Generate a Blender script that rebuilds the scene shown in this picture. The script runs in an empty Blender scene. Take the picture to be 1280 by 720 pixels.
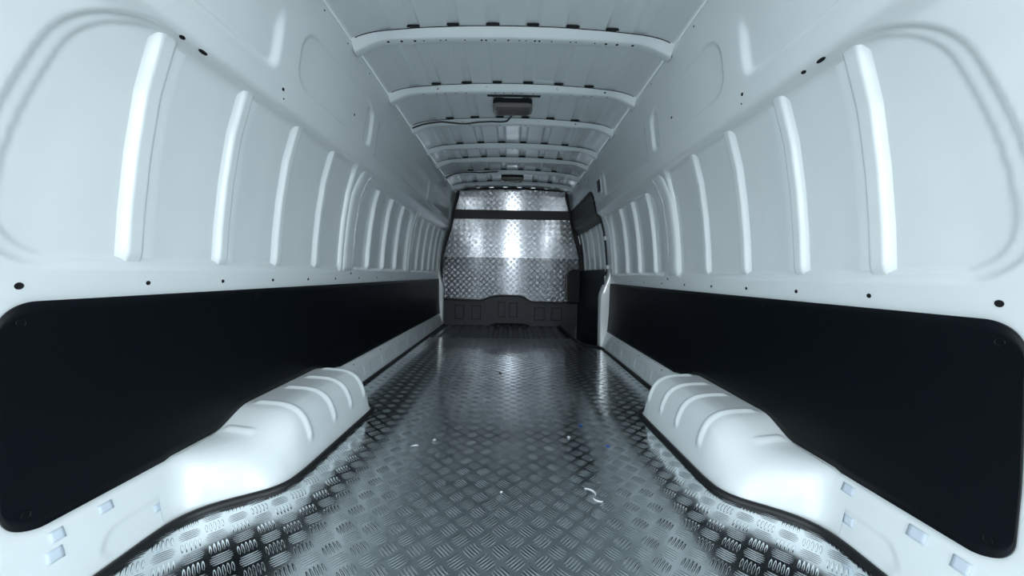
import bpy, bmesh, math, random
import numpy as np
from mathutils import Vector, Matrix

random.seed(7)
S = bpy.context.scene
COL = S.collection
PI = math.pi

# ------------------------------------------------------------------ helpers
def tag(o, label=None, cat=None, group=None, kind=None):
    if label: o['label'] = label
    if cat: o['category'] = cat
    if group: o['group'] = group
    if kind: o['kind'] = kind
    return o

def link(name, me, mat=None, parent=None):
    o = bpy.data.objects.new(name, me)
    COL.objects.link(o)
    if mat is not None and me is not None: me.materials.append(mat)
    if parent is not None: o.parent = parent
    return o

def empty(name, loc=(0, 0, 0)):
    o = bpy.data.objects.new(name, None)
    o.empty_display_size = .1
    o.location = loc
    COL.objects.link(o)
    return o

def mesh(name, verts, faces, mat=None, parent=None, smooth=None):
    me = bpy.data.meshes.new(name)
    me.from_pydata([tuple(map(float, v)) for v in verts], [], [tuple(f) for f in faces])
    me.validate(); me.update()
    if smooth is not None:
        me.shade_smooth()
        me.set_sharp_from_angle(angle=math.radians(smooth))
    return link(name, me, mat, parent)

def fix_normals(o, flip=False):
    bm = bmesh.new(); bm.from_mesh(o.data)
    bmesh.ops.recalc_face_normals(bm, faces=bm.faces)
    if flip: bmesh.ops.reverse_faces(bm, faces=bm.faces)
    bm.to_mesh(o.data); bm.free()
    return o

def grid(name, P, mat=None, parent=None, smooth=40, mask=None, close_v=False, thick=None):
    """P: array (nu, nv, 3)"""
    nu, nv = P.shape[:2]
    idx = np.arange(nu * nv).reshape(nu, nv)
    if close_v:
        j1 = np.roll(idx, -1, axis=1)
        q = np.stack([idx[:-1], idx[1:], j1[1:], j1[:-1]], -1).reshape(-1, 4)
    else:
        q = np.stack([idx[:-1, :-1], idx[1:, :-1], idx[1:, 1:], idx[:-1, 1:]], -1)
        if mask is not None: q = q[mask]
        q = q.reshape(-1, 4)
    me = bpy.data.meshes.new(name)
    me.from_pydata(P.reshape(-1, 3).tolist(), [], q.tolist())
    if mask is not None:
        bm = bmesh.new(); bm.from_mesh(me)
        bmesh.ops.delete(bm, geom=[v for v in bm.verts if not v.link_faces], context='VERTS')
        bm.to_mesh(me); bm.free()
    me.update()
    me.shade_smooth()
    me.set_sharp_from_angle(angle=math.radians(smooth))
    o = link(name, me, mat, parent)
    if thick:
        m = o.modifiers.new('thickness', 'SOLIDIFY'); m.thickness = thick; m.offset = -1
    return o

def prism(name, pts, y0, y1, mat=None, parent=None, bevel=0.0, axis='Y', smooth=35):
    """outline pts in (x,z) extruded along Y (or (y,z) along X, or (x,y) along Z)"""
    bm = bmesh.new()
    def v3(a, b, t):
        return (a, t, b) if axis == 'Y' else ((t, a, b) if axis == 'X' else (a, b, t))
    vs = [bm.verts.new(v3(a, b, y0)) for a, b in pts]
    f = bm.faces.new(vs)
    r = bmesh.ops.extrude_face_region(bm, geom=[f])
    d = v3(0, 0, y1 - y0)
    bmesh.ops.translate(bm, verts=[g for g in r['geom'] if isinstance(g, bmesh.types.BMVert)], vec=d)
    bmesh.ops.recalc_face_normals(bm, faces=bm.faces)
    if bevel:
        bmesh.ops.bevel(bm, geom=list(bm.edges), offset=bevel, segments=2, affect='EDGES', clamp_overlap=True)
    me = bpy.data.meshes.new(name)
    bm.to_mesh(me); bm.free()
    me.shade_smooth(); me.set_sharp_from_angle(angle=math.radians(smooth))
    return link(name, me, mat, parent)

def rrpts(x0, x1, z0, z1, r, n=6):
    if not isinstance(r, (tuple, list)): r = (r,) * 4     # bl, br, tr, tl
    out = []
    for (cx, cz, a0, rr) in ((x0 + r[0], z0 + r[0], PI, r[0]), (x1 - r[1], z0 + r[1], 1.5 * PI, r[1]),
                             (x1 - r[2], z1 - r[2], 0, r[2]), (x0 + r[3], z1 - r[3], .5 * PI, r[3])):
        for k in range(n + 1):
            a = a0 + .5 * PI * k / n
            out.append((cx + rr * math.cos(a), cz + rr * math.sin(a)))
    return out

def tube(name, path, r, mat=None, parent=None, seg=8, closed=False, flat=1.0):
    pts = [Vector(p) for p in path]
    n = len(pts)
    rings = []
    for i, p in enumerate(pts):
        a = pts[(i - 1) % n] if closed or i > 0 else pts[i]
        b = pts[(i + 1) % n] if closed or i < n - 1 else pts[i]
        t = (b - a).normalized()
        up = Vector((0, 0, 1)) if abs(t.z) < .9 else Vector((0, 1, 0))
        s = t.cross(up).normalized(); u = s.cross(t).normalized()
        rings.append([p + s * (r * math.cos(2 * PI * k / seg)) + u * (r * flat * math.sin(2 * PI * k / seg)) for k in range(seg)])
    verts = [v for g in rings for v in g]; faces = []
    m = n if closed else n - 1
    for i in range(m):
        j = (i + 1) % n
        for k in range(seg):
            l = (k + 1) % seg
            faces.append((i * seg + k, i * seg + l, j * seg + l, j * seg + k))
    if not closed:
        faces.append(tuple(range(seg - 1, -1, -1)))
        faces.append(tuple((n - 1) * seg + k for k in range(seg)))
    return fix_normals(mesh(name, verts, faces, mat, parent, smooth=50))

def smooth_path(pts, n=8):
    P = [Vector(p) for p in pts]; out = []
    for i in range(len(P) - 1):
        a = P[max(i - 1, 0)]; b = P[i]; c = P[i + 1]; d = P[min(i + 2, len(P) - 1)]
        for k in range(n):
            t = k / n
            out.append(.5 * ((2 * b) + (c - a) * t + (2 * a - 5 * b + 4 * c - d) * t * t + (3 * b - a - 3 * c + d) * t ** 3))
    out.append(P[-1])
    return out

def sstep(a, b, x):
    t = np.clip((x - a) / (b - a), 0, 1)
    return t * t * (3 - 2 * t)

def interp(x, tab):
    xs, ys = zip(*tab)
    return np.interp(x, xs, ys)

def sinterp(x, tab, w=.02):
    """piecewise linear, softened"""
    return (interp(x - w, tab) + 2 * interp(x - w / 2, tab) + 2 * interp(x, tab) + 2 * interp(x + w / 2, tab) + interp(x + w, tab)) / 8

def rrect_sdf(y, z, y0, y1, z0, z1, r):
    """signed distance (inside > 0); r = radii (near-bottom, far-bottom, far-top, near-top)"""
    cy, cz = (y0 + y1) / 2, (z0 + z1) / 2
    rr = np.where(y < cy, np.where(z < cz, r[0], r[3]), np.where(z < cz, r[1], r[2]))
    qy = np.abs(y - cy) - (y1 - y0) / 2 + rr
    qz = np.abs(z - cz) - (z1 - z0) / 2 + rr
    out = np.minimum(np.maximum(qy, qz), 0) + np.hypot(np.maximum(qy, 0), np.maximum(qz, 0)) - rr
    return -out

# ------------------------------------------------------------------ materials
def mat_new(name):
    m = bpy.data.materials.new(name); m.use_nodes = True
    nt = m.node_tree
    return m, nt, nt.nodes['Principled BSDF'], nt.links

def N(nt, typ, **kw):
    n = nt.nodes.new(typ)
    for k, v in kw.items(): setattr(n, k, v)
    return n

def mth(nt, op, a, b=None, c=None, clamp=False):
    n = nt.nodes.new('ShaderNodeMath'); n.operation = op; n.use_clamp = clamp
    for i, v in enumerate((a, b, c)):
        if v is None: continue
        if isinstance(v, (int, float)): n.inputs[i].default_value = v
        else: nt.links.new(v, n.inputs[i])
    return n.outputs[0]

def paint(name, col, rough=.35, coat=1.0, coat_rough=.05, orange=.0006, var=.05):
    m, nt, b, L = mat_new(name)
    tc = N(nt, 'ShaderNodeTexCoord')
    no = N(nt, 'ShaderNodeTexNoise'); no.inputs['Scale'].default_value = 2.3; no.inputs['Detail'].default_value = 5
    L.new(tc.outputs['Object'], no.inputs['Vector'])
    mx = N(nt, 'ShaderNodeMixRGB')
    mx.inputs[1].default_value = (*[c * (1 - var) for c in col], 1)
    mx.inputs[2].default_value = (*[min(1, c * (1 + var)) for c in col], 1)
    L.new(no.outputs['Fac'], mx.inputs[0]); L.new(mx.outputs[0], b.inputs['Base Color'])
    b.inputs['Roughness'].default_value = rough
    b.inputs['Coat Weight'].default_value = coat
    b.inputs['Coat Roughness'].default_value = coat_rough
    # slow waviness of pressed sheet metal
    n2 = N(nt, 'ShaderNodeTexNoise'); n2.inputs['Scale'].default_value = 5.0; n2.inputs['Detail'].default_value = 2
    L.new(tc.outputs['Object'], n2.inputs['Vector'])
    bp = N(nt, 'ShaderNodeBump'); bp.inputs['Strength'].default_value = .5; bp.inputs['Distance'].default_value = orange * 6
    L.new(n2.outputs['Fac'], bp.inputs['Height'])
    L.new(bp.outputs[0], b.inputs['Normal']); L.new(bp.outputs[0], b.inputs['Coat Normal'])
    return m

def plastic(name, col, rough=.5, grain=0.0002, gscale=300, spec=.5):
    m, nt, b, L = mat_new(name)
    tc = N(nt, 'ShaderNodeTexCoord')
    no = N(nt, 'ShaderNodeTexNoise'); no.inputs['Scale'].default_value = 6; no.inputs['Detail'].default_value = 6
    L.new(tc.outputs['Object'], no.inputs['Vector'])
    mx = N(nt, 'ShaderNodeMixRGB')
    mx.inputs[1].default_value = (*[c * .8 for c in col], 1); mx.inputs[2].default_value = (*[c * 1.2 for c in col], 1)
    L.new(no.outputs['Fac'], mx.inputs[0]); L.new(mx.outputs[0], b.inputs['Base Color'])
    b.inputs['Roughness'].default_value = rough
    b.inputs['Specular IOR Level'].default_value = spec
    if grain:
        n2 = N(nt, 'ShaderNodeTexNoise'); n2.inputs['Scale'].default_value = gscale
        L.new(tc.outputs['Object'], n2.inputs['Vector'])
        bp = N(nt, 'ShaderNodeBump'); bp.inputs['Strength'].default_value = .4; bp.inputs['Distance'].default_value = grain
        L.new(n2.outputs['Fac'], bp.inputs['Height']); L.new(bp.outputs[0], b.inputs['Normal'])
    return m

def tread(name, axes, diag=.0649, col=(.86, .915, .96), rough=.125, height=.0010, scratch=1.0, brushed=None):
    """five-bar aluminium tread plate: groups of five raised lens-shaped bars, direction alternating"""
    m, nt, b, L = mat_new(name)
    tc = N(nt, 'ShaderNodeTexCoord')
    sp = N(nt, 'ShaderNodeSeparateXYZ'); L.new(tc.outputs['Object'], sp.inputs[0])
    x, y = sp.outputs[axes[0]], sp.outputs[axes[1]]
    k = 1.0 / diag          # (x+y)/sqrt2 / (diag/sqrt2)
    u = mth(nt, 'MULTIPLY', mth(nt, 'ADD', x, y), k)
    v = mth(nt, 'MULTIPLY', mth(nt, 'SUBTRACT', x, y), k)
    fu, fv = mth(nt, 'FLOOR', u), mth(nt, 'FLOOR', v)
    par = mth(nt, 'FLOORED_MODULO', mth(nt, 'ADD', fu, fv), 2.0)
    lu = mth(nt, 'SUBTRACT', mth(nt, 'SUBTRACT', u, fu), .5)
    lv = mth(nt, 'SUBTRACT', mth(nt, 'SUBTRACT', v, fv), .5)
    d = mth(nt, 'SUBTRACT', lv, lu)
    a = mth(nt, 'ADD', lu, mth(nt, 'MULTIPLY', d, par))
    bb = mth(nt, 'SUBTRACT', lv, mth(nt, 'MULTIPLY', d, par))
    t = mth(nt, 'MULTIPLY', bb, 6.0)
    rt = mth(nt, 'ROUND', t)
    tt = mth(nt, 'DIVIDE', mth(nt, 'SUBTRACT', t, rt), .34)
    art = mth(nt, 'ABSOLUTE', rt)
    ln = mth(nt, 'SUBTRACT', .45, mth(nt, 'MULTIPLY', mth(nt, 'MULTIPLY', art, art), .022))
    aa = mth(nt, 'DIVIDE', a, ln)
    e = mth(nt, 'SUBTRACT', mth(nt, 'SUBTRACT', 1.0, mth(nt, 'MULTIPLY', tt, tt)), mth(nt, 'MULTIPLY', aa, aa))
    e = mth(nt, 'MAXIMUM', e, 0.0)
    e = mth(nt, 'MULTIPLY', e, mth(nt, 'LESS_THAN', art, 2.5))
    h = mth(nt, 'POWER', e, .7)
    # wear
    n1 = N(nt, 'ShaderNodeTexNoise'); n1.inputs['Scale'].default_value = 3.0; n1.inputs['Detail'].default_value = 7; n1.inputs['Roughness'].default_value = .65
    L.new(tc.outputs['Object'], n1.inputs['Vector'])
    n2 = N(nt, 'ShaderNodeTexNoise'); n2.inputs['Scale'].default_value = 70.0; n2.inputs['Detail'].default_value = 4
    L.new(tc.outputs['Object'], n2.inputs['Vector'])
    cr = N(nt, 'ShaderNodeMapRange'); cr.inputs['From Min'].default_value = .3; cr.inputs['From Max'].default_value = .7
    cr.inputs['To Min'].default_value = rough * .7; cr.inputs['To Max'].default_value = rough * 1.5
    L.new(n1.outputs['Fac'], cr.inputs['Value']); L.new(cr.outputs[0], b.inputs['Roughness'])
    mx = N(nt, 'ShaderNodeMixRGB')
    mx.inputs[1].default_value = (*[c * .85 for c in col], 1); mx.inputs[2].default_value = (*[min(1, c * 1.12) for c in col], 1)
    L.new(n1.outputs['Fac'], mx.inputs[0])
    # worn bar crests are brighter bare metal
    mb = N(nt, 'ShaderNodeMixRGB'); mb.inputs[2].default_value = (.80, .83, .86, 1)
    L.new(mth(nt, 'MULTIPLY', h, .15), mb.inputs[0]); L.new(mx.outputs[0], mb.inputs[1])
    L.new(mb.outputs[0], b.inputs['Base Color'])
    b.inputs['Metallic'].default_value = 1.0
    if brushed:                     # rolling direction of the sheet: reflections smear across it
        b.inputs['Anisotropic'].default_value = .92
        cx = N(nt, 'ShaderNodeCombineXYZ')
        for i in range(3): cx.inputs[i].default_value = brushed[i]
        L.new(cx.outputs[0], b.inputs['Tangent'])
    hh = mth(nt, 'ADD', h, mth(nt, 'MULTIPLY', n2.outputs['Fac'], .04 * scratch))
    hh = mth(nt, 'ADD', hh, mth(nt, 'MULTIPLY', n1.outputs['Fac'], .5 * scratch))
    bp = N(nt, 'ShaderNodeBump'); bp.inputs['Strength'].default_value = 1.0; bp.inputs['Distance'].default_value = height
    L.new(hh, bp.inputs['Height']); L.new(bp.outputs[0], b.inputs['Normal'])
    return m

def metal(name, col, rough=.3, var=.15):
    m, nt, b, L = mat_new(name)
    tc = N(nt, 'ShaderNodeTexCoord')
    no = N(nt, 'ShaderNodeTexNoise'); no.inputs['Scale'].default_value = 8; no.inputs['Detail'].default_value = 6
    L.new(tc.outputs['Object'], no.inputs['Vector'])
    mx = N(nt, 'ShaderNodeMixRGB')
    mx.inputs[1].default_value = (*[c * (1 - var) for c in col], 1); mx.inputs[2].default_value = (*[c * (1 + var) for c in col], 1)
    L.new(no.outputs['Fac'], mx.inputs[0]); L.new(mx.outputs[0], b.inputs['Base Color'])
    b.inputs['Metallic'].default_value = 1.0; b.inputs['Roughness'].default_value = rough
    return m

def glass_dark(name, col=(.006, .007, .008), rough=.02):
    m, nt, b, L = mat_new(name)
    tc = N(nt, 'ShaderNodeTexCoord')
    no = N(nt, 'ShaderNodeTexNoise'); no.inputs['Scale'].default_value = 3
    L.new(tc.outputs['Object'], no.inputs['Vector'])
    mr = N(nt, 'ShaderNodeMapRange'); mr.inputs['To Min'].default_value = rough; mr.inputs['To Max'].default_value = rough * 2
    L.new(no.outputs['Fac'], mr.inputs['Value']); L.new(mr.outputs[0], b.inputs['Roughness'])
    b.inputs['Base Color'].default_value = (*col, 1); b.inputs['IOR'].default_value = 1.6
    return m

M_WHITE = paint('white body paint', (.83, .885, .90), coat_rough=.11, orange=.0012, var=.02)
M_ROOF = paint('white roof paint', (.78, .845, .87), rough=.4, coat=1.0, coat_rough=.04, orange=.0003, var=.02)
M_ARCH = paint('white sealed paint', (.74, .80, .84), rough=.4, coat=.7, coat_rough=.12)
M_TREAD = tread('five bar tread floor', ('X', 'Y'))
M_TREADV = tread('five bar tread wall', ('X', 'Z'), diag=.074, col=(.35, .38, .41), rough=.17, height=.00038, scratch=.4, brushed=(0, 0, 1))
M_TREADD = tread('darker five bar tread wall', ('X', 'Z'), diag=.074, col=(.14, .155, .17), rough=.17, height=.00038, scratch=.4, brushed=(0, 0, 1))  # same tread as the upper plates with a darker base colour
M_STEEL = metal('ridged steel', (.45, .49, .53), .28)
M_BLACK = plastic('black lining board', (.0016, .003, .0055), rough=.42, grain=.0001, spec=.22)
M_RUBBER = plastic('black rubber', (.008, .009, .011), rough=.45)
M_PLAST = plastic('charcoal plastic', (.011, .016, .023), rough=.5)
M_BAND = plastic('dark grey band', (.035, .036, .036), rough=.5)
M_FILM = plastic('grey window film', (.11, .112, .108), rough=.55)
M_GLASS = glass_dark('dark tinted glass')
M_HOLE = plastic('hole shadow black', (.003, .003, .004), rough=.9, grain=0)
M_LENS = plastic('smoked lamp lens', (.10, .095, .09), rough=.25, grain=0)
M_LENSRIM = plastic('grey lamp rim', (.20, .19, .175), rough=.35, grain=0)
M_PATCH = plastic('pale tape', (.64, .73, .82), rough=.5)
M_PAPER = plastic('white scrap', (.8, .82, .84), rough=.7, grain=0)
M_BLUE = plastic('blue scrap', (.03, .09, .30), rough=.6, grain=0)
M_MATT = plastic('rough black', (.012, .014, .016), rough=.9)

# ------------------------------------------------------------------ van body dimensions (metres)
Y0, Y1 = .30, 4.43          # rear door opening ... bulkhead
PROF = [(.815, -.025), (.822, .0), (.842, .09), (.858, .135), (.872, .155), (.884, .30), (.890, .57), (.886, .64),
        (.880, .77), (.868, .905), (.847, 1.05), (.815, 1.172), (.797, 1.190), (.777, 1.208), (.768, 1.262), (.763, 1.275),
        (.748, 1.37), (.738, 1.456), (.728, 1.54), (.718, 1.602), (.711, 1.626), (.703, 1.644), (.707, 1.650)]
def resample(pts, step):
    P = np.array(pts); seg = np.hypot(*np.diff(P, axis=0).T); s = np.r_[0, np.cumsum(seg)]
    n = int(s[-1] / step); t = np.linspace(0, s[-1], n + 1)
    Q = np.stack([np.interp(t, s, P[:, 0]), np.interp(t, s, P[:, 1])], 1)
    for _ in range(3):
        Q[1:-1] = .25 * Q[:-2] + .5 * Q[1:-1] + .25 * Q[2:]
    return Q
PQ = resample(PROF, .006)
_t = np.gradient(PQ, axis=0); _t /= np.hypot(_t[:, 0], _t[:, 1])[:, None]
PN = np.stack([_t[:, 1], -_t[:, 0]], 1)          # outward normal (x, z)
def wall_at(z, off=0.0):
    """point on the wall profile at height z, moved outward by off: (x, z)"""
    i = np.interp(z, PQ[:, 1], np.arange(len(PQ)))
    x = np.interp(i, np.arange(len(PQ)), PQ[:, 0]); nx = np.interp(i, np.arange(len(PQ)), PN[:, 0]); nz = np.interp(i, np.arange(len(PQ)), PN[:, 1])
    return x + off * nx, z + off * nz, nx, nz

def rib_at(z, off):
    if z <= 1.16: return wall_at(z, off)
    x0, z0, nx, nz = wall_at(1.16, off)
    return x0 - (z - 1.16) * .27, z0 + (z - 1.16), nx, nz
def recess(y, z, right):
    """outward displacement of the pressed inner panel"""
    d = np.zeros_like(y)
    def rr(y0, y1, z0, z1, r, dep, w=.022):
        s = rrect_sdf(y, z, y0, y1, z0, z1, r)
        return dep * sstep(0, w, s)
    y_ = y
    y = y_ - .085 * (np.clip(z - .78, 0, 1) / .36) ** 1.5 * (1 - sstep(.75, 1.2, y_))   # the rear edge leans forward at the top
    d += rr(.580, 1.85, .640, 1.198, (.10, .03, .04, .13), .009, .008)
    d += rr(.612, 1.845, .660, 1.186, (.085, .02, .03, .115), .006, .005)
    y = y_
    d += rr(1.995, 2.995, .645, 1.165, (.04, .03, .10, .20), .024)
    if right:
        pass
    else:
        d += rr(3.12, 4.36, .645, 1.165, (.04, .03, .06, .08), .022)
    # large shallow panels of the upper side, each ending in a pressed edge
    for (a, b, dep) in ((.10, 1.150, .014), (1.95, 3.18 if not right else 2.86, .012), (3.32, 4.30, .012)):
        if right and a > 3: continue
        d += rr(a, b, 1.278, 1.60, (.03, .05, .10, .03), dep, .03) * (1 - sstep(1.41, 1.50, z))
    d += rr(1.245, 1.875, 1.300, 1.520, (.07, .05, .09, .10), .005, .008)
    d += rr(1.80, 1.885, 1.30, 1.50, (.03, .03, .04, .04), .008, .02)
    # sill pressings between panel and floor
    d += rr(.735, 1.02, .018, .082, (.03, .02, .02, .045), .003, .006)
    for k in range(9 if not right else 4):
        a = 1.86 + k * .28
        d += rr(a, a + .2, .03, .10, (.02,) * 4, .003, .008)
    return d

def build_wall(sign, name, right):
    ys = np.arange(Y0, Y1 + .001, .007)
    Yg, Sg = np.meshgrid(ys, np.arange(len(PQ)), indexing='ij')
    X = PQ[Sg, 0]; Z = PQ[Sg, 1]
    d = recess(Yg, Z, right)
    P = np.stack([sign * (X + d * PN[Sg, 0]), Yg, Z + d * PN[Sg, 1]], -1)
    mask = None
    if right:
        yc, zc = (Yg[:-1, :-1] + Yg[1:, 1:]) / 2, (Z[:-1, :-1] + Z[1:, 1:]) / 2
        s = rrect_sdf(yc, zc, 3.215, 6.0, -1.0, 1.43, (.02, .02, .02, .14))
        mask = s < 0
    o = grid(name, P if sign < 0 else P, M_WHITE, smooth=60, mask=mask)
    o['kind'] = 'structure'
    return o

wall_left = build_wall(-1, 'wall_left', False)
wall_right = build_wall(1, 'wall_right', True)
tag(wall_left, 'white painted metal inner side of the van on the left, with vertical ribs')
tag(wall_right, 'white painted metal inner side of the van on the right, ending at the sliding door')

# ---- stiffening ribs in the recesses
def rib(wall, sign, yc, w, z0, z1, flange=.03, deep=.015, top=.001, name='wall_rib'):
    zs = np.linspace(z0, z1, 44)
    cs = [(-w / 2 - .020, deep + .002), (-w / 2 - .010, deep - .002), (-w / 2 - .003, top + .006), (-w / 2 + .001, top + .002), (-w / 2 + .005, top), (-w / 2 + .008, top),
          (w / 2 - .008, top), (w / 2 - .005, top), (w / 2 - .001, top + .002), (w / 2 + .003, top + .007), (w / 2 + .006, deep - .002)]
    if flange: cs += [(w / 2 + .009, deep - .003), (w / 2 + flange, deep - .003), (w / 2 + flange + .001, deep + .002)]
    else: cs += [(w / 2 + .016, deep)]
    P = np.zeros((len(zs), len(cs), 3))
    for i, z in enumerate(zs):
        e = min(1, (z - z0) / .02)          # ends run out into the panel
        e = max(0, e) ** .6
        for j, (dy, off) in enumerate(cs):
            o2 = off if off > deep - .0035 else deep - (deep - off) * (.35 + .65 * e)
            x, zz, _, _ = rib_at(z, o2) if yc < 1.8 else wall_at(z, o2)
            P[i, j] = (sign * x, yc + dy, zz)
    o = grid(name, P, M_WHITE, wall, smooth=38)
    return o

for sign, wall, ysA, ysB, ysC in (
        (-1, wall_left, (.842, 1.10, 1.36, 1.63), (2.22, 2.48, 2.74), (3.34, 3.58, 3.83, 4.06, 4.29)),
        (1, wall_right, (.842, 1.075, 1.33, 1.59), (2.17, 2.44, 2.70), ())):
    for k, y in enumerate(ysA):
        rib(wall, sign, y, (.037 if k == 0 else .032), .652, 1.205, flange=.035 if k < 2 else .018)
    for y in ysB: rib(wall, sign, y, .026, .655, 1.150, flange=0, deep=.024)
    for y in ysC: rib(wall, sign, y, .026, .655, 1.150, flange=0, deep=.022)

# ---- small holes, dark plugs
def hole_mesh(r, elong=1.0, mat=None):
    bm = bmesh.new()
    n = 14
    R = [(r * 1.12, 0.0), (r * 1.05, .0008), (r * .9, .0009), (r * .8, .0003)]
    rings = [[bm.verts.new((rr * math.cos(2 * PI * k / n) * elong, rr * math.sin(2 * PI * k / n), h)) for k in range(n)] for rr, h in R]
    for a, b in zip(rings, rings[1:]):
        for k in range(n):
            bm.faces.new((a[k], a[(k + 1) % n], b[(k + 1) % n], b[k]))
    bm.faces.new(rings[-1])
    me = bpy.data.meshes.new('bolt_hole'); bm.to_mesh(me); bm.free()
    me.materials.append(mat or M_HOLE); return me
HOLE = {}
def hole(parent, loc, normal, r=.005, elong=1.0, along=None, name='bolt_hole', mat=None):
    key = (round(r, 4), elong, name)
    if key not in HOLE: HOLE[key] = hole_mesh(r, elong, mat)
    o = bpy.data.objects.new(name, HOLE[key]); COL.objects.link(o)
    n = Vector(normal).normalized()
    a = Vector(along or (0, 1, 0)); a = (a - n * a.dot(n)).normalized()
    b = n.cross(a)
    M = Matrix((a, b, n)).transposed().to_4x4(); M.translation = Vector(loc) + n * .0004
    o.parent = parent
    o.matrix_local = parent.matrix_basis.inverted() @ M
    return o
def wall_hole(sign, y, z, r=.005, elong=1.0):
    x, zz, nx, nz = wall_at(z)
    right = sign > 0
    d = float(recess(np.array([y]), np.array([z]), right)[0])
    x, zz, nx, nz = wall_at(z, d)
    hole(wall_right if right else wall_left, (sign * x, y, zz), (-sign * nx, 0, -nz), r, elong)
for y in (.645, .874, 1.10, 1.33, 1.56, 1.80, 2.08, 2.35, 2.62, 3.0): wall_hole(-1, y, .603, .005 if y > .7 else .006)
for y in (.63, .86, 1.08, 1.31, 1.54, 1.78, 2.05, 2.33, 2.60): wall_hole(1, y, .603, .005 if y > .7 else .006)
for y, e in ((.848, 1.5), (.905, 2.6)): wall_hole(-1, y, 1.197, .0045, e)
for y, e in ((.893, 2.6), (.946, 1.5)): wall_hole(1, y, 1.197, .0045, e)
for sg, y in ((-1, 1.19), (1, 1.17)): wall_hole(sg, y, 1.252, .005); wall_hole(sg, y + .01, 1.225, .0025)
for sg, y in ((-1, 1.68), (1, 1.65)): wall_hole(sg, y, 1.388, .005)
wall_hole(-1, 1.97, .63, .006); wall_hole(1, 1.97, .63, .006)
for y in (1.95, 2.35, 2.9, 3.5, 4.0): wall_hole(-1, y, .125, .004)
for y in (1.95, 2.3, 2.75, 3.05): wall_hole(1, y, .125, .004)
for y in (1.33, 1.52, 1.75, 2.05, 2.4): wall_hole(-1, y, 1.625, .003); wall_hole(1, y + .05, 1.625, .003)

# ---- pale square patches on the sill
def patch(sign, y, z, w, h):
    zs = np.linspace(z - h / 2, z + h / 2, 5); ysv = np.linspace(y - w / 2, y + w / 2, 5)
    P = np.zeros((5, 5, 3))
    for i, yy in enumerate(ysv):
        for j, zz in enumerate(zs):
            d = float(recess(np.array([yy]), np.array([zz]), sign > 0)[0])
            x, z2, _, _ = wall_at(zz, d - .0012)
            P[i, j] = (sign * x, yy, z2)
    o = grid('tape_patch', P, M_PATCH, wall_right if sign > 0 else wall_left, smooth=60, thick=.001)
for a in ((-1, .679, .122, .022, .020), (-1, .668, .092, .026, .022), (-1, .760, .122, .026, .018), (-1, .862, .058, .026, .018),
          (1, .72, .122, .034, .022), (1, .648, .118, .028, .022), (1, .868, .124, .030, .020), (1, .85, .060, .024, .020), (1, .636, .085, .02, .02)):
    patch(*a)

# ------------------------------------------------------------------ wheel arches
ARCH_IN = [(.84, .822), (.885, .815), (.93, .785), (.965, .735), (1.0, .672), (1.045, .640), (1.12, .630), (1.60, .618), (1.64, .622), (1.675, .66), (1.72, .74), (1.76, .80), (1.82, .824)]
ARCH_H = [(.84, .150), (1.06, .150), (1.11, .172), (1.165, .194), (1.60, .197), (1.66, .185), (1.70, .168), (1.74, .155), (1.82, .15)]
RIBS_Y = (1.19, 1.345, 1.475, 1.60)
def arch_in(y): return float(sinterp(y, ARCH_IN, .022))
def arch_h(y): return float(sinterp(y, ARCH_H, .025))
SEC_BOX = [(0, 1), (.25, .995), (.46, .98), (.60, .945), (.72, .86), (.80, .74), (.86, .56), (.905, .34), (.94, .13), (.952, .06), (.972, .045), (1, 0)]
SEC_SOFT = [(0, 1), (.15, .97), (.3, .91), (.44, .82), (.57, .70), (.69, .55), (.79, .40), (.87, .25), (.93, .11), (.95, .06), (.972, .045), (1, 0)]
def resample_n(pts, n):
    P = np.array(pts); s = np.r_[0, np.cumsum(np.hypot(*np.diff(P, axis=0).T))]
    t = np.linspace(0, s[-1], n)
    Q = np.stack([np.interp(t, s, P[:, 0]), np.interp(t, s, P[:, 1])], 1)
    for _ in range(2): Q[1:-1] = .25 * Q[:-2] + .5 * Q[1:-1] + .25 * Q[2:]
    return Q
SB, SS = resample_n(SEC_BOX, 48), resample_n(SEC_SOFT, 48)
def build_arch(sign, label):
    ys = np.linspace(.86, 1.80, 200)
    P = np.zeros((len(ys), 48, 3))
    for i, y in enumerate(ys):
        xin, h = arch_in(y), arch_h(y)
        f = float(sstep(.98, 1.16, np.array(y))) * (1 - float(sstep(1.62, 1.70, np.array(y))))
        Q = SS * (1 - f) + SB * f
        xw = .876 if y > .9 else .874
        bump = 0
        for r in RIBS_Y:
            bump += .0075 * math.exp(-((y - r) / .011) ** 4)
        for j in range(48):
            a, b = Q[j]
            x = xw - (xw - xin) * a; z = h * b
            v = j / 47
            wv = float(sstep(.06, .12, np.array(v))) * (1 - float(sstep(.70, .80, np.array(v))))
            dash = .006 * math.exp(-((y - 1.075) / .009) ** 4) * float(sstep(.05, .09, np.array(v))) * (1 - float(sstep(.26, .32, np.array(v))))
            # push along local outward direction (towards cabin / up)
            nx, nz = (-(a ** 1.5), (1 - a) + .25)
            q = math.hypot(nx, nz)
            x += nx / q * (bump * wv); z += nz / q * (bump * wv + dash)
            if dash: z += 0
            fe = float(sstep(.865, .955, np.array(y))) * (1 - float(sstep(1.70, 1.795, np.array(y))))
            zz = .165 * (1 - v)
            wx = wall_at(zz, -.0012)[0]
            x, z = wx + (x - wx) * fe, zz + (z - zz) * fe
            P[i, j] = (sign * x, y, max(z, 0.0005))
    o = grid('wheel_arch', P, M_WHITE, smooth=70)
    tag(o, label, 'wheel arch', 'wheel arches of the cargo bay')
    return o
arch_l = build_arch(-1, 'white painted wheel arch with pressed ribs standing under the left black lining board')
arch_r = build_arch(1, 'white painted wheel arch with pressed ribs standing under the right black lining board')

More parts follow.
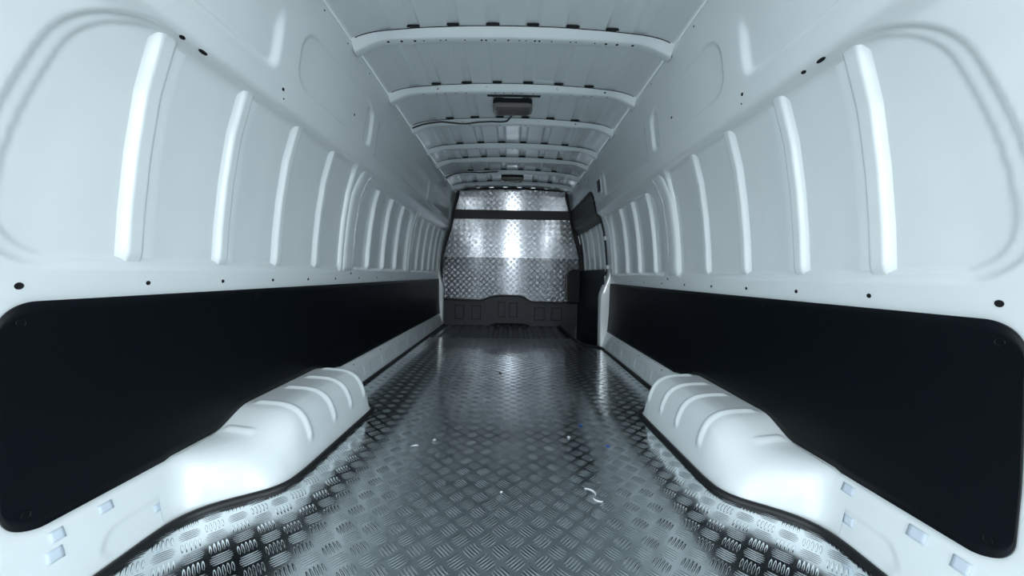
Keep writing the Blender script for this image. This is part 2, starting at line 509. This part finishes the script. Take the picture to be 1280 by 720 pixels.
# floor outline (half width) including arches and the door step well
WELL = [(3.06, .822), (3.115, .815), (3.15, .77), (3.20, .695), (3.30, .662), (3.72, .640), (4.2, .622), (4.43, .615)]
def floor_half(y, right):
    x = arch_in(y) if .84 <= y <= 1.82 else .822
    if right and y > 3.06: x = min(x, float(sinterp(y, WELL, .02)))
    return x

# ------------------------------------------------------------------ floor
def build_floor():
    xs = np.linspace(-.90, .90, 361)
    ys = np.r_[np.arange(Y0, 3.40, .3), 3.40, 3.44, np.linspace(3.47, Y1 + .02, 24)]
    P = np.zeros((len(ys), len(xs), 3))
    for i, y in enumerate(ys):
        amp = float(sstep(3.40, 3.50, np.array(y)))
        ph = ((xs + .9) / .108) % 1.0
        rid = sstep(.10, .26, ph) * (1 - sstep(.62, .78, ph))
        z = -.014 + amp * .013 * rid
        P[i, :, 0] = xs; P[i, :, 1] = y; P[i, :, 2] = z
    Xc, Yc = np.meshgrid((xs[:-1] + xs[1:]) / 2, (ys[:-1] + ys[1:]) / 2, indexing='xy')
    lim = np.interp(Yc, [3.06, 3.115, 3.15, 3.20, 3.30, 3.72, 4.2, 4.43], [9, .825, .775, .70, .667, .645, .627, .62])
    mask = Xc < np.where(Yc > 3.10, lim, 9)
    o = grid('floor', P, M_STEEL, smooth=50, mask=mask)
    o['kind'] = 'structure'; o['label'] = 'ridged bare steel van floor by the bulkhead'
    return o
floor = build_floor()

def tread_sheet(y0, y1, z, label):
    ys = np.unique(np.r_[np.arange(y0, y1, .012), y1])
    P = np.zeros((len(ys), 9, 3))
    for i, y in enumerate(ys):
        l, r = floor_half(y, False) - .002, floor_half(y, True) - .002
        P[i, :, 0] = np.linspace(-l, r, 9); P[i, :, 1] = y; P[i, :, 2] = z
    o = grid('tread_plate', P, M_TREAD, smooth=30); o.data.shade_flat()
    m = o.modifiers.new('thickness', 'SOLIDIFY'); m.thickness = .004; m.offset = 0
    tag(o, label, 'floor plate', 'tread plates covering the floor')
    return o
tp1 = tread_sheet(Y0, 1.362, 0, 'silver five-bar tread plate filling the foreground floor up to a cross seam')
tp2 = tread_sheet(1.362, 3.50, -.0007, 'long silver tread plate between the cross seam and the ridged steel floor')

# rubber beads along the floor edge
def bead(sign, y0, y1, label):
    pts = []
    for y in np.arange(y0, y1, .018):
        x = floor_half(y, sign > 0)
        pts.append((sign * (x - .004), y, .006))
    o = tube('rubber_edging', pts, .0108, M_RUBBER, seg=10)
    tag(o, label, 'rubber trim', 'rubber edging along the floor')
    return o
bead(-1, Y0, 4.38, 'black rubber edging bead running along the left floor edge and around its wheel arch')
bead(1, Y0, 3.13, 'black rubber edging bead running along the right floor edge and around its wheel arch')
# step well by the sliding door
pts = smooth_path([(.80, 3.11, .0), (.745, 3.17, .0), (.675, 3.25, .0), (.650, 3.45, .0), (.636, 3.72, .0), (.622, 4.1, .0), (.612, 4.40, .0)], 8)
tag(tube('step_edging', [(p.x, p.y, .004) for p in pts], .016, M_RUBBER, seg=10), 'curved black rubber edge of the step well beside the sliding door', 'rubber trim')
P = np.zeros((len(pts), 5, 3))
for i, p in enumerate(pts):
    prof = [(0, -.002), (.035, -.010), (.045, -.03), (.06, -.16), (.34, -.165)]
    for j, (dx, dz) in enumerate(prof): P[i, j] = (min(p.x + dx, .95), p.y, dz)
o = fix_normals(grid('step_well', P, M_PLAST, smooth=40)); o['kind'] = 'structure'; o['label'] = 'dark recessed step at the sliding door'
floor_step = o

# ------------------------------------------------------------------ black lining boards
def lining(sign, y0, y1, label, r=.055):
    z0, z1 = .147, .574
    ys = np.unique(np.r_[y0 + .055 * (1 - np.cos(np.linspace(0, PI / 2, 14))), np.arange(y0 + .06, y1 - .02, .02), y1 - .014 * (1 - np.cos(np.linspace(0, PI / 2, 6)))])
    n = 20
    P = np.zeros((len(ys), n, 3))
    for i, y in enumerate(ys):
        c = 0
        if y < y0 + r: c = r - math.sqrt(max(0, r * r - (y0 + r - y) ** 2))
        rf = .014
        if y > y1 - rf: c = rf - math.sqrt(max(0, rf * rf - (y - y1 + rf) ** 2))
        lo = max(z0 + c, (arch_h(y) + .001) if .9 < y < 1.8 else 0); hi = z1 - c
        for j, z in enumerate(np.linspace(lo, hi, n)):
            x, zz, _, _ = wall_at(z, -.007)
            P[i, j] = (sign * x, y, zz)
    o = grid('lining_board', P, M_BLACK, smooth=50)
    fix_normals(o)
    m = o.modifiers.new('thickness', 'SOLIDIFY'); m.thickness = .005; m.offset = 0
    tag(o, label, 'wall panel', 'black lining boards along the lower walls')
    for (y, z) in ((y0 + .03, .535), (y0 + .03, .185), (y0 + .62, .55), (y0 + 1.25, .55), (y0 + 1.9, .55)):
        x, zz, nx, nz = wall_at(z, -.0105)
        h = hole(o, (sign * x, y, zz), (-sign * nx, 0, -nz), .007, name='rivet', mat=M_BLACK)

    return o
lining(-1, .612, 4.325, 'long matt black lining board fixed low along the left wall')
lining(1, .592, 3.105, 'matt black lining board fixed low along the right wall, ending at the sliding door')

# ------------------------------------------------------------------ ceiling
ROOF = [(0, 1.730), (.2, 1.727), (.4, 1.716), (.55, 1.702), (.62, 1.692), (.68, 1.674), (.72, 1.650), (.735, 1.640)]
def roof_z(x):
    return sinterp(np.abs(x), [(-.2, 1.727)] + ROOF, .03)
GROOVES = (-.435, -.262, -.088, .088, .262, .435)
def build_ceiling():
    xs = np.linspace(-.735, .735, 246); ys = np.arange(Y0, Y1 + .03, .03)
    z = roof_z(xs)
    for g in GROOVES: z = z + .012 * (1 - sstep(.020, .034, np.abs(xs - g)))
    for g in (-.56, .56): z = z + .006 * (1 - sstep(.02, .04, np.abs(xs - g)))
    P = np.zeros((len(ys), len(xs), 3)); P[:, :, 0] = xs; P[:, :, 1] = ys[:, None]; P[:, :, 2] = z
    o = grid('ceiling', P, M_ROOF, smooth=60)
    o['kind'] = 'structure'; o['label'] = 'white painted ribbed steel roof of the van'
    return o
ceiling = build_ceiling()

BOWB = [(0, 1.694), (.3, 1.690), (.56, 1.678), (.60, 1.669), (.64, 1.653), (.70, 1.620), (.73, 1.606)]
def bow_z(x): return float(sinterp(abs(x), [(-.2, 1.692)] + BOWB, .015))
def build_bow(y, label, holes, w=.062, gaps=GROOVES, gapw=None):
    xs = np.linspace(-.706, .706, 121)
    P = np.zeros((len(xs), 9, 3))
    for i, x in enumerate(xs):
        zr = float(roof_z(np.array(x))) - .0015; zb = bow_z(x)
        zb = min(zb, zr - .02)
        k = w / .062
        sec = [(-.004, zr), (.002 * k, zr - .2 * (zr - zb)), (.022 * k, zb + .006), (.027 * k, zb + .0015), (.031 * k, zb), (.060 * k, zb), (.066 * k, zb + .002), (.070 * k, zb + .008), (.074 * k, zr)]
        for j, (dy, z) in enumerate(sec): P[i, j] = (x, y + dy, z)
    o = grid('roof_bow', P, M_ROOF, smooth=32)
    fix_normals(o)
    tag(o, label, 'roof bow', 'cross bows under the roof')
    # black strip and pads put in as the shade of the gap under the roof
    pts = [(x, y - .0015, float(roof_z(np.array(x))) - .0035) for x in np.linspace(-.69, .69, 90)]
    tube('gap_strip', pts, .0022, M_MATT, o, seg=6)
    for g in gaps:
        ww = gapw or random.uniform(.05, .066)
        z = float(roof_z(np.array(g)))
        b = prism('gap_pad', rrpts(g - ww / 2, g + ww / 2, z - .0035, z + .008, .003, 2), y - .006, y + .012, M_MATT, o)
    for (x, where, r) in holes:
        zb = bow_z(x)
        k = w / .062
        if where == 0:   # rear face
            zr = float(roof_z(np.array(x))); loc = (x, y + .010 * k, zb + .45 * (zr - zb)); nrm = (0, -1, -1)
            hole(o, (x, y + .0125 * k, zb + .5 * (zr - zb)), nrm, r, along=(1, 0, 0))
        else:
            hole(o, (x, y + .042 * k, zb), (0, 0, -1), r, along=(1, 0, 0))
    return o
def hx(lst, where, r): return [(x, where, r) for x in lst]
h1 = hx((-.56, -.50, -.44, .42, .47, .54), 1, .0055) + hx((-.40, -.325, -.30, -.215, -.08, .03, .06, .175, .26, .285, .37), 1, .0032) + hx((-.14, -.12, .10, .12, -.02), 1, .0045)
h2 = hx((-.43, -.15, .255, .53), 0, .0055) + hx((-.52, -.44, -.39, -.33, -.27, -.1, -.05, .0, .05, .12, .34, .41, .46, .55), 1, .0035)
h3 = hx((-.35, .18, .44), 0, .0055) + hx((-.09, .06, .09, -.3), 1, .0035)
hs = hx((-.3, -.05, .0, .04, .3), 1, .0045)
bows = []
ord_lab = ['nearest and widest white roof bow, with rows of small holes',
           'second white roof bow, right in front of the nearer ceiling lamp',
           'white roof bow carrying the long black cable, right beyond the nearer ceiling lamp',
           'fourth white roof bow counted from the nearest one',
           'fifth white roof bow counted from the nearest one',
           'white roof bow just before the far ceiling lamp, with a short cable',
           'white roof bow directly above the silver bulkhead']
for k, (y, hh) in enumerate(zip((1.54, 2.005, 2.445, 2.91, 3.26, 3.66, 4.10), (h1, h2, h3, hs, hs, hs, hs))):
    bows.append(build_bow(y, ord_lab[k], hh, w=.066 if k == 0 else .062))
# black bar put in as the shade of the flange gap, lamp's bow
prism('flange_gap', rrpts(-.15, .165, 1.689, 1.697, .003, 2), 2.064, 2.082, M_MATT, bows[1])

# ------------------------------------------------------------------ ceiling lamps
def lamp(y, label, w=.25, d=.125, z=1.690):
    t = empty('ceiling_lamp', (0, y, z + .03)); tag(t, label, 'ceiling lamp', 'ceiling lamps')
    def shell(name, w, d, z0, z1, r, mat, bev):
        o = prism(name, [(x, yy) for x, yy in rrpts(-w / 2, w / 2, -d / 2, d / 2, r, 6)], z0, z1, mat, t, bevel=bev, axis='Z')
        return o
    shell('lamp_base', w * .98, d * .98, -.018, .012, .03, M_MATT, .003)
    shell('lamp_rim', w, d, -.042, -.016, .034, M_LENSRIM, .008)
    shell('lamp_lens', w * .86, d * .74, -.052, -.036, .026, M_LENS, .006)
    for k in range(7):
        yy = -d * .3 + d * .6 * k / 6
        prism('lens_rib', [(-w * .38, yy - .003), (w * .38, yy - .003), (w * .38, yy + .003), (-w * .38, yy + .003)], -.0545, -.0515, M_LENS, t, bevel=.001, axis='Z')
    return t
lamp(2.235, 'smoky rectangular ceiling lamp, the nearer one, hanging between the second and third bows')
lamp(3.89, 'small dark ceiling lamp far forward, close to the silver bulkhead')

# cables
c1 = smooth_path([(-.69, 2.425, 1.634), (-.655, 2.430, 1.652), (-.60, 2.438, 1.672), (-.50, 2.440, 1.688), (-.42, 2.442, 1.684), (-.33, 2.444, 1.680), (-.24, 2.440, 1.690), (-.15, 2.442, 1.697), (-.10, 2.440, 1.695), (-.045, 2.438, 1.699), (-.02, 2.41, 1.708), (.0, 2.34, 1.706), (.0, 2.28, 1.703)], 8)
tag(tube('cable', c1, .0055, M_RUBBER, seg=8), 'long black cable running from the left roof edge to the nearer ceiling lamp', 'cable')
c2 = smooth_path([(-.69, 3.648, 1.628), (-.64, 3.650, 1.656), (-.56, 3.652, 1.680), (-.42, 3.658, 1.694), (-.34, 3.656, 1.690), (-.24, 3.656, 1.698), (-.15, 3.655, 1.704)], 8)
tag(tube('cable', c2, .006, M_RUBBER, seg=8), 'short black cable drooping from the far bow before the bulkhead', 'cable')

# ------------------------------------------------------------------ bulkhead
wf = prism('wall_front', [(-.90, -.25), (.96, -.25), (.96, .6), (.90, .9), (.80, 1.3), (.74, 1.66), (.5, 1.715), (0, 1.735), (-.5, 1.715), (-.74, 1.66), (-.80, 1.3), (-.90, .9)], 4.432, 4.46, M_PLAST)
wf['kind'] = 'structure'; wf['label'] = 'bulkhead between cargo bay and cab'

def edge_x(z): return float(np.interp(z, [.30, .60, .85, 1.32, 1.44, 1.545, 1.60, 1.675, 1.70], [.868, .868, .842, .728, .712, .684, .668, .664, .655]))
def plate(name, zlo, zhi, yb, yt, mat, label, cat, bottom=None, top=None, group=None):
    zs = np.linspace(zlo, zhi, 24)
    right = [(edge_x(z), z) for z in zs]
    left = [(-edge_x(z), z) for z in zs[::-1]]
    ol = right + (top or []) + left + (bottom or [])
    o = prism(name, ol, -.003, .003, mat, smooth=25)
    # lean: object origin at the bottom edge
    a = math.atan2(yt - yb, zhi - zlo)
    for v in o.data.vertices: v.co.z -= zlo
    o.location = (0, yb, zlo); o.rotation_euler = (-a, 0, 0)
    tag(o, label, cat, group)
    return o
GP = 'tread plates cladding the bulkhead'
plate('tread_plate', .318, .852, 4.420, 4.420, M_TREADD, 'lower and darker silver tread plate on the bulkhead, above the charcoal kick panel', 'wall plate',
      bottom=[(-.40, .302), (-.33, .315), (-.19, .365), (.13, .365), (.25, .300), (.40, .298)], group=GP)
plate('tread_plate', .845, 1.345, 4.400, 4.412, M_TREADV, 'bright upper silver tread plate on the bulkhead, below the dark grey band', 'wall plate', group=GP)
plate('tread_plate', 1.425, 1.672, 4.424, 4.404, M_TREADV, 'narrow silver tread plate at the top of the bulkhead, above the dark grey band', 'wall plate',
      top=[(.45, 1.690), (.2, 1.702), (0, 1.705), (-.2, 1.702), (-.45, 1.690)], group=GP)
plate('cross_band', 1.328, 1.440, 4.402, 4.402, M_BAND, 'dark grey band across the bulkhead between two silver plates', 'panel strip')

# kick panel with pressed pads
kp = empty('kick_panel', (0, 4.40, 0)); tag(kp, 'charcoal plastic kick panel with rectangular pads along the foot of the bulkhead', 'kick panel')
pts = [(-.845, .0), (-.27, .0), (-.22, .03), (.22, .03), (.27, .0), (.86, .0), (.86, .295), (.40, .298), (.25, .303), (.13, .368), (-.19, .368), (-.33, .318), (-.40, .303), (-.86, .318)]
prism('panel_body', [(a, b) for a, b in pts], -.012, .012, M_PLAST, kp, bevel=.003)
lip = smooth_path([(-.86, -.012, .318), (-.40, -.012, .304), (-.33, -.012, .318), (-.19, -.012, .366), (.13, -.012, .366), (.25, -.012, .303), (.40, -.012, .298), (.80, -.012, .296)], 4)
tube('top_lip', lip, .011, M_RUBBER, kp, seg=8)
for (xa, xb, za, zb) in ((-.69, -.575, .07, .25), (-.485, -.365, .07, .245), (-.155, -.065, .10, .295), (-.01, .09, .10, .29), (.30, .43, .07, .235), (.51, .65, .07, .235)):
    # raised frame around each pad
    o = rrpts(xa, xb, za, zb, .008, 3); inn = rrpts(xa + .012, xb - .012, za + .012, zb - .012, .006, 3)
    n = len(o)
    V = [(a, -.0125, b) for a, b in o] + [(a, -.020, b) for a, b in rrpts(xa + .004, xb - .004, za + .004, zb - .004, .008, 3)] + [(a, -.020, b) for a, b in rrpts(xa + .009, xb - .009, za + .009, zb - .009, .006, 3)] + [(a, -.0125, b) for a, b in inn]
    F = []
    for r_ in range(3):
        for k in range(n): F.append((r_ * n + k, r_ * n + (k + 1) % n, (r_ + 1) * n + (k + 1) % n, (r_ + 1) * n + k))
    F.append(tuple(3 * n + k for k in range(n)))
    fix_normals(mesh('pad', V, F, M_PLAST, kp, smooth=30))
prism('foot_gap', [(-.24, .0), (.24, .0), (.17, .028), (-.17, .028)], -.006, .004, M_HOLE, kp)  # black sheet put in as the shade of the gap under the panel

# seal around the bulkhead
sp = [(-.868, 4.405, .30), (-.872, 4.405, .55), (-.852, 4.405, .85), (-.79, 4.402, 1.1), (-.737, 4.40, 1.32), (-.722, 4.40, 1.44), (-.692, 4.40, 1.545), (-.674, 4.40, 1.62), (-.672, 4.40, 1.672), (-.62, 4.40, 1.692), (-.35, 4.40, 1.702), (0, 4.40, 1.712)]
sp = sp + [(-x, y, z) for x, y, z in sp[-2::-1]]
tag(tube('bulkhead_seal', smooth_path(sp, 5), .0125, M_RUBBER, seg=8), 'black rubber seal framing the silver bulkhead', 'rubber seal')

# ------------------------------------------------------------------ pillars
def pillar(wall, sign, ya, yb, zt, xf, name='pillar'):
    zs = np.linspace(0, zt, 30); pr = []
    P = np.zeros((len(zs), 6, 3))
    for i, z in enumerate(zs):
        xw = wall_at(max(z, .01))[0] + .012
        f = float(sstep(zt * .62, zt, np.array(z)))
        xi = xf + (xw - .016 - xf) * f
        sec = [(xw, ya), (xi + .010, ya), (xi + .003, ya + .003), (xi, ya + .010), (xi, yb - .004), (xw, yb)]
        for j, (x, y) in enumerate(sec): P[i, j] = (sign * x, y, z)
    return fix_normals(grid(name, P, M_WHITE, wall, smooth=50))
pillar(wall_right, 1, 3.115, 3.21, .70, .803)
pillar(wall_left, -1, 4.325, 4.40, .70, .828)
# wide posts between the recess fields carry a pressed bead
def post(wall, sign, yc, w):
    zs = np.linspace(.645, 1.19, 50)
    P = np.zeros((len(zs), 9, 3))
    for i, z in enumerate(zs):
        f = max(0, (z - 1.0) / .19)
        sh = .05 * f * f            # flares forward at the top
        e = max(.0, min(1, (z - .645) / .03, (1.19 - z) / .03)) ** .5
        for j, (t, h) in enumerate(((-.62, -.036), (-.52, -.025), (-.42, .001), (-.34, .007), (-.2, .009), (.15, .009), (.3, .007), (.42, .002), (.5, -.002))):
            x, zz, _, _ = wall_at(z, -(h * e if h > 0 else h))
            P[i, j] = (sign * x, yc + t * w + sh, zz)
    return fix_normals(grid('wall_post', P, M_WHITE, wall, smooth=60))
post(wall_left, -1, 1.925, .13); post(wall_right, 1, 1.90, .13)
post(wall_left, -1, 3.06, .11); post(wall_right, 1, 3.06, .09)

# vent slot high on the right wall
x, zz, nx, nz = wall_at(1.40)
def on_wall(sign, y0, y1, z0, z1, off, r, mat, parent, name, thick=.004):
    o2 = rrpts(y0, y1, z0, z1, r, 4)
    V = []
    for (y, z) in o2:
        x, zz, _, _ = wall_at(z, off); V.append((sign * x, y, zz))
    for (y, z) in o2:
        x, zz, _, _ = wall_at(z, off - thick); V.append((sign * x, y, zz))
    n = len(o2); F = [tuple(range(n)), tuple(range(n, 2 * n))]
    for k in range(n): F.append((k, (k + 1) % n, n + (k + 1) % n, n + k))
    return fix_normals(mesh(name, V, F, mat, parent, smooth=30))
vf = on_wall(1, 2.93, 3.07, 1.335, 1.475, .0, .02, M_WHITE, wall_right, 'vent_frame', .004)
for k in range(2):
    on_wall(1, 2.955 + k * .05, 2.985 + k * .05, 1.355, 1.455, -.003, .008, M_HOLE, vf, 'vent_slot', .003)

# ------------------------------------------------------------------ sliding door (right)
door = empty('door_1', (.85, 3.2, 0)); door['kind'] = 'structure'; door['label'] = 'dark trimmed sliding door with a white ribbed upper field'
def dpar(o):
    o.parent = door; o.matrix_parent_inverse = door.matrix_basis.inverted(); return o
# lower trim
ys = np.linspace(3.15, 4.425, 60); zs = np.linspace(-.20, .70, 60)
P = np.zeros((60, 60, 3))
for i, y in enumerate(ys):
    for j, z in enumerate(zs):
        xb = .842 if z < .3 else .842 + .02 * (z - .3)
        d = 0
        d += .006 * math.exp(-((z - .315) / .008) ** 2)
        d -= .008 * float(sstep(0, .02, rrect_sdf(np.array(y), np.array(z), 3.3, 4.2, .36, .58, (.04,) * 4)))
        d -= .006 * float(sstep(0, .02, rrect_sdf(np.array(y), np.array(z), 3.3, 4.2, .02, .27, (.04,) * 4)))
        P[i, j] = (xb - .006 - d, y, z)
dpar(fix_normals(grid('trim_panel', P, M_PLAST, smooth=40)))
def door_sheet(name, y0, y1, z0, z1, r, off, mat, thick=.004, n=26, ztopfun=None):
    ys = np.linspace(y0, y1, 60)
    P = np.zeros((60, n, 3))
    for i, y in enumerate(ys):
        c0 = c1 = 0
        if y < y0 + r[0]: c1 = r[0] - math.sqrt(max(0, r[0] ** 2 - (y0 + r[0] - y) ** 2))
        if y > y1 - r[1]: c1 = r[1] - math.sqrt(max(0, r[1] ** 2 - (y - y1 + r[1]) ** 2))
        lo = z0 if ztopfun is None else ztopfun(y)
        hi = max(z1 - c1, lo + .001)
        for j, z in enumerate(np.linspace(lo, hi, n)):
            x, zz, _, _ = wall_at(z, off); P[i, j] = (x, y, zz)
    o = fix_normals(grid(name, P, mat, smooth=50))
    m = o.modifiers.new('thickness', 'SOLIDIFY'); m.thickness = thick; m.offset = 0
    return dpar(o)
door_sheet('window_frame', 3.19, 4.44, .64, 1.44, (.13, .06), .022, M_RUBBER)
skin = door_sheet('door_skin', 3.235, 4.37, .68, 1.405, (.11, .05), .020, M_WHITE, .002)
for y in (3.35, 3.50, 3.74, 3.99, 4.24):
    r_ = rib(door, 1, y, .024, .695, 1.36, flange=0, deep=.021, top=.004, name='door_rib')
    r_.matrix_parent_inverse = door.matrix_basis.inverted()
door_sheet('upper_trim', 3.232, 4.375, 1.13, 1.408, (.11, .05), .000, M_FILM, .004)
# latch cover on the front edge
lc = prism('latch_cover', rrpts(.685, .83, .315, .71, (.05, .01, .02, .07), 6), 4.24, 4.385, M_BLACK, bevel=.012); dpar(lc)
# seal of the door opening belongs to the body side
pp = []
for (y, z) in [(3.205, z) for z in np.linspace(.66, 1.28, 24)] + [(3.355 - .15 * math.cos(a), 1.285 + .14 * math.sin(a)) for a in np.linspace(.1, PI / 2, 10)] + [(y, 1.425) for y in np.linspace(3.4, 4.40, 14)]:
    x, zz, _, _ = wall_at(z, .002); pp.append((x, y, zz))
tube('door_seal', pp, .014, M_RUBBER, wall_right, seg=8)
for z in (.72, .98):
    x, zz, _, _ = wall_at(z, -.006)
    prism('striker', rrpts(3.165, 3.205, z - .018, z + .018, .005, 3), x - .010, x + .012, M_WHITE, wall_right, bevel=.003, axis='X')

# ------------------------------------------------------------------ crumbs and scraps on the floor
def curl(name, x, y, L, w, mat, rot, label, cat='scrap', bend=1.6, z=.003, group=None):
    n = 12
    P = np.zeros((n, 3, 3))
    for i in range(n):
        a = (i / (n - 1) - .5) * bend
        R = L / bend
        ww = w * (1 - .8 * abs(i / (n - 1) - .5) * 2)
        for j in range(3):
            rr = R + (j - 1) * ww / 2
            lx, ly = rr * math.sin(a), rr * math.cos(a) - R
            P[i, j] = (lx, ly, .0015 * (j == 1))
    o = grid(name, P, mat, smooth=60, thick=.0012)
    o.location = (x, y, z); o.rotation_euler = (0, 0, rot)
    tag(o, label, cat, group); return o
# (x, y) on the floor in metres
curl('wood_shaving', .265, 1.045, .05, .008, M_PAPER, -.9, 'curled white shaving on the tread plate left of the right wheel arch front', 'shaving', 2.2)
curl('wood_shaving', .268, .998, .032, .007, M_PAPER, 2.6, 'small white shaving lying just nearer than the big curled one', 'shaving', 1.2)
curl('wood_shaving', -.335, 1.30, .03, .006, M_PAPER, .4, 'white shaving on the tread plate beside the left wheel arch', 'shaving', 1.5)
def chip(name, x, y, s, mat, label, cat):
    bm = bmesh.new()
    bmesh.ops.create_icosphere(bm, subdivisions=1, radius=s)
    for v in bm.verts:
        v.co.x *= random.uniform(.8, 1.4); v.co.y *= random.uniform(.7, 1.2); v.co.z *= .35
    me = bpy.data.meshes.new(name); bm.to_mesh(me); bm.free()
    o = link(name, me, mat); o.location = (x, y, .002 + s * .3); o.rotation_euler = (0, 0, random.uniform(0, 3))
    tag(o, label, cat); return o
chip('plastic_chip', .318, 1.50, .009, M_BLUE, 'bright blue chip on the tread plate, the farther of two blue chips', 'chip')
chip('plastic_chip', .385, 1.32, .008, M_BLUE, 'blue chip near the plate seam, the nearer of two blue chips', 'chip')
chip('bolt_head', -.05, 2.27, .011, M_HOLE, 'black bolt head on the middle of the tread plate, left of the bright streak', 'bolt')
chip('crumb', -.27, 1.345, .006, M_PAPER, 'white crumb on the seam between the tread plates, left side', 'crumb')
chip('crumb', .25, 1.385, .007, M_PAPER, 'white crumb on the seam between the tread plates, right side', 'crumb')
chip('crumb', -.005, 1.03, .004, M_PAPER, 'tiny white crumb in the middle of the near tread plate', 'crumb')
chip('crumb', -.115, 1.78, .006, M_PAPER, 'pale crumb on the far tread plate left of the middle', 'crumb')

# ------------------------------------------------------------------ light
w = bpy.data.worlds.new('overcast sky'); S.world = w; w.use_nodes = True
nt = w.node_tree; L = nt.links
bg = nt.nodes['Background']
tc = N(nt, 'ShaderNodeTexCoord'); sp_ = N(nt, 'ShaderNodeSeparateXYZ'); L.new(tc.outputs['Generated'], sp_.inputs[0])
def sky_ramp(tab):
    r = N(nt, 'ShaderNodeValToRGB'); L.new(mth(nt, 'MULTIPLY_ADD', sp_.outputs['Z'], .5, .5), r.inputs[0])
    e0, e1 = r.color_ramp.elements
    e0.position = 0; e1.position = 1
    e0.color = (*[v / 4 for v in tab[0][1]], 1); e1.color = (*[v / 4 for v in tab[-1][1]], 1)
    for p, c in tab[1:-1]:
        e = r.color_ramp.elements.new(p * .5 + .5); e.color = (*[v / 4 for v in c], 1)
    return r.outputs[0]
# straight behind the van: shaded yard and a building front; open bright sky above and to both sides; pale concrete close by
BEHIND = [(-1, (.50, .55, .57)), (-.35, (.48, .53, .55)), (-.16, (.10, .118, .13)), (.05, (.11, .135, .145)), (.085, (.36, .43, .48)),
          (.30, (.40, .475, .53)), (.46, (.55, .64, .69)), (1, (.60, .71, .78))]
SIDES = [(-1, (.50, .55, .57)), (-.25, (.50, .55, .57)), (-.05, (1.0, 1.12, 1.2)), (.05, (2.5, 2.82, 2.95)), (.5, (2.0, 2.28, 2.45)), (1, (.9, 1.05, 1.12))]
side = N(nt, 'ShaderNodeMapRange', interpolation_type='SMOOTHSTEP'); L.new(mth(nt, 'ABSOLUTE', sp_.outputs['X']), side.inputs['Value'])
side.inputs['From Min'].default_value = .45; side.inputs['From Max'].default_value = .70
rp = N(nt, 'ShaderNodeMixRGB'); L.new(side.outputs[0], rp.inputs[0]); L.new(sky_ramp(BEHIND), rp.inputs[1]); L.new(sky_ramp(SIDES), rp.inputs[2])
cl = N(nt, 'ShaderNodeTexNoise'); cl.inputs['Scale'].default_value = 3.5; cl.inputs['Detail'].default_value = 6
L.new(tc.outputs['Generated'], cl.inputs['Vector'])
mr = N(nt, 'ShaderNodeMapRange'); mr.inputs['From Min'].default_value = .35; mr.inputs['From Max'].default_value = .65; mr.inputs['To Min'].default_value = .75; mr.inputs['To Max'].default_value = 1.3
L.new(cl.outputs['Fac'], mr.inputs['Value'])
vm = N(nt, 'ShaderNodeVectorMath', operation='SCALE'); L.new(rp.outputs[0], vm.inputs[0]); L.new(mr.outputs[0], vm.inputs['Scale'])
L.new(vm.outputs[0], bg.inputs['Color'])
bg.inputs['Strength'].default_value = 4 * 1.0

def area(name, loc, rot, sx, sy, power, col):
    l = bpy.data.lights.new(name, 'AREA'); l.shape = 'RECTANGLE'; l.size = sx; l.size_y = sy; l.energy = power; l.color = col
    o = bpy.data.objects.new(name, l); o.location = loc; o.rotation_euler = rot; COL.objects.link(o); return o
# added unseen strip light behind the camera, makes the bright column on the bulkhead
area('added_strip_light', (0, -4.0, 2.35), (math.radians(90), 0, 0), .32, 2.3, 60, (.93, .97, 1.0))

# ------------------------------------------------------------------ camera
cd = bpy.data.cameras.new('camera'); co = bpy.data.objects.new('camera', cd); COL.objects.link(co)
cd.sensor_width = 36; cd.lens = 440 / 1280 * 36; cd.clip_start = .02
cd.shift_y = -17 / 1280
co.matrix_world = Matrix.Translation((.015, 0, .64)) @ Matrix.Rotation(PI / 2, 4, 'X') @ Matrix.Rotation(math.radians(1.0), 4, 'Z')
S.camera = co
S.view_settings.view_transform = 'Standard'; S.view_settings.look = 'None'
S.view_settings.gamma = 1; S.view_settings.use_curve_mapping = False
S.view_settings.exposure = 0.57
S.cycles.max_bounces = 14; S.cycles.diffuse_bounces = 8; S.cycles.glossy_bounces = 8
S.cycles.sample_clamp_indirect = 8
